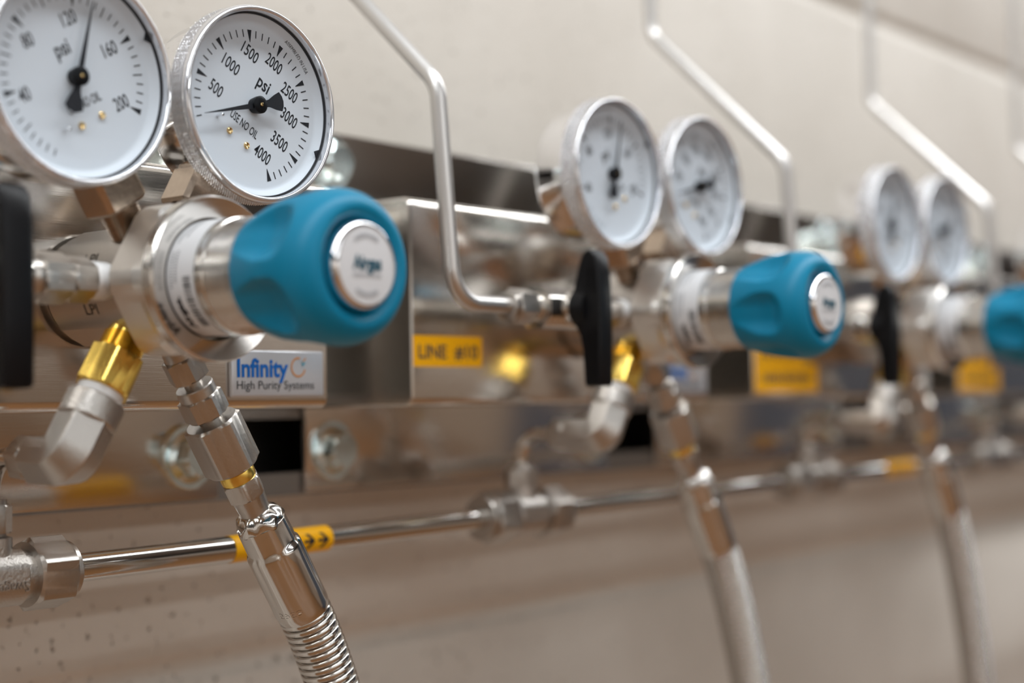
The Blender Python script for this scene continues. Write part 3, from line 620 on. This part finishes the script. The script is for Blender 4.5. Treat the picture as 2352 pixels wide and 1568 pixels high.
# ------------------------------------------------------------------ flexible hoses
def make_hose():
    PY = -0.1335; O = PT(0, PY, AX); an = math.radians(-58.5); d = PT(math.cos(an), 0, math.sin(an))
    T = Thing('flexible_hose', 'x', 'hose', O + d * 0.03, 'corrugated steel hoses hanging from the regulators')
    ref = (-0.64, -0.77, 0)
    mb = MB(); rev(mb, O, d, ref, [(0.0165, 0.0045), (0.0265, 0.0052)], 36); hexnut(mb, O, d, ref, 0.0255, 0.0334, 0.0057, 20); rev(mb, O, d, ref, [(0.0332, 0.0030), (0.0370, 0.0030)], 30); T.part('gland_nut', mb, 'satin', ang=25)
    mb = MB(); rev(mb, O, d, ref, [(0.0358, 0.0030), (0.0359, 0.0060), (0.0363, 0.0062), (0.0394, 0.0062), (0.0397, 0.0059)], 48); hexnut(mb, O, d, ref, 0.0394, 0.0470, 0.0064, 5); rev(mb, O, d, ref, [(0.0466, 0.0039), (0.0520, 0.0039)], 36)
    nb = T.part('union_nut', mb, 'satin', ang=25)
    mb = MB(); hexnut(mb, O, d, ref, 0.0490, 0.0666, 0.0084, 2, ch=0.0014); T.part('large_nut', mb, 'satin', ang=25)
    mb = MB(); rev(mb, O, d, ref, [(0.0660, 0.0050), (0.0678, 0.0050), (0.0679, 0.0057), (0.0688, 0.0059), (0.0706, 0.0059), (0.0716, 0.0057), (0.0718, 0.0048), (0.0725, 0.0050)], 40)
    T.part('collar', mb, 'brass', label='gold-toned collar')
    mb = MB(); rev(mb, O, d, ref, [(0.0710, 0.0050), (0.0714, 0.0061, 0.0058, 6, 35), (0.0720, 0.0066, 0.0058, 6, 35), (0.0772, 0.0066, 0.0058, 6, 35), (0.0778, 0.0060, 0.0057, 6, 35), (0.0780, 0.0056), (0.0830, 0.0051), (0.0865, 0.0050), (0.0872, 0.0058)], 60); T.part('hose_adapter', mb, 'satin', ang=25)
    rr = random.Random(3); ph = [rr.uniform(0, 6.28) for _ in range(4)]
    def weld(th, h, q): return q + 0.00035 * math.sin(9 * th + ph[0]) * math.sin(900 * h) + 0.0003 * math.sin(5 * th + ph[1])
    mb = MB(); rev(mb, O, d, ref, [(0.0838, 0.0050), (0.0845, 0.0060), (0.0855, 0.0072), (0.0868, 0.0079), (0.0882, 0.0082), (0.0890, 0.0082), (0.0898, 0.0078)], 60, fn=weld); T.part('weld_bead', mb, 'polished', ang=70)
    # crimped sleeve: facets above the crimp line, larger below
    def crimp(th, h, q):
        if h < 0.0976 or h > 0.123: return q
        k = min(1, (h - 0.0976) / 0.001, max(0, (0.123 - h) / 0.016)); return q - 0.0005 * k * max(0, math.cos(6 * th + 0.6)) ** 6
    mb = MB(); rev(mb, O, d, ref, [(0.0885, 0.0070), (0.0888, 0.0084, 0.0081, 8, 10), (0.0966, 0.0086, 0.0083, 8, 10), (0.0976, 0.0086), (0.0986, 0.0093), (0.0998, 0.0095), (0.1040, 0.0095), (0.1100, 0.00945), (0.1160, 0.0094), (0.1225, 0.0094), (0.1230, 0.0093), (0.1250, 0.0091), (0.1256, 0.0086)], 96, fn=crimp)
    sl = T.part('crimp_sleeve', mb, 'polished', ang=40)
    mb = MB(); a_, u_, w_ = frame(d, ref); R = 0.00948
    text(mb, '8365', lambda u, v: O + a_ * (0.1200 - v) + (u_ * math.cos(0.55 + u / R) + w_ * math.sin(0.55 + u / R)) * R, 0.0090, 0.0022); T.part('stamped_numbers', mb, 'machined', sl)
    # hose, curving down to hang vertically
    p0 = O + d * 0.1245; c1 = p0 + d * 0.055; p3 = PT(0.125, PY, 1.02); c2 = p3 + PT(-0.004, 0, 0.10)
    L = []; n = 400
    for k in range(n + 1): t_ = k / n; L.append(p0 * (1 - t_) ** 3 + c1 * 3 * t_ * (1 - t_) ** 2 + c2 * 3 * t_ * t_ * (1 - t_) + p3 * t_ ** 3)
    acc = [0]
    for a, b in zip(L, L[1:]): acc.append(acc[-1] + (b - a).length)
    def at(s):
        lo = 0
        import bisect
        i_ = min(max(bisect.bisect(acc, s) - 1, 0), n - 1); f_ = (s - acc[i_]) / (acc[i_ + 1] - acc[i_]); return L[i_].lerp(L[i_ + 1], f_)
    pts = []; rad = []; s = 0.0; pitch = 0.0027
    while s + pitch < acc[-1]:
        for q, r in ((0.0, 0.0078), (0.0003, 0.0078), (0.0004, 0.0088), (0.0007, 0.0091), (0.0018, 0.0092), (0.0021, 0.0091), (0.0024, 0.0085), (0.00255, 0.0078)): pts.append(at(s + q)); rad.append(r)
        s += pitch
    mb = MB(); sweep(mb, pts, rad, 48, ref=(0, -1, 0.01)); T.part('corrugated_hose', mb, 'polished', ang=50)
    return T
H0 = make_hose(); H0.o['label'] = 'sharp steel hose with stacked hex nuts in front of the yellow arrow marker'
for i, l in enumerate(('blurred corrugated steel hose hanging below the second teal knob', 'faint blurred hose hanging at far right below the third regulator')):
    c = tree_copy(H0.o); c.location.x += D * (i + 1); c['label'] = l
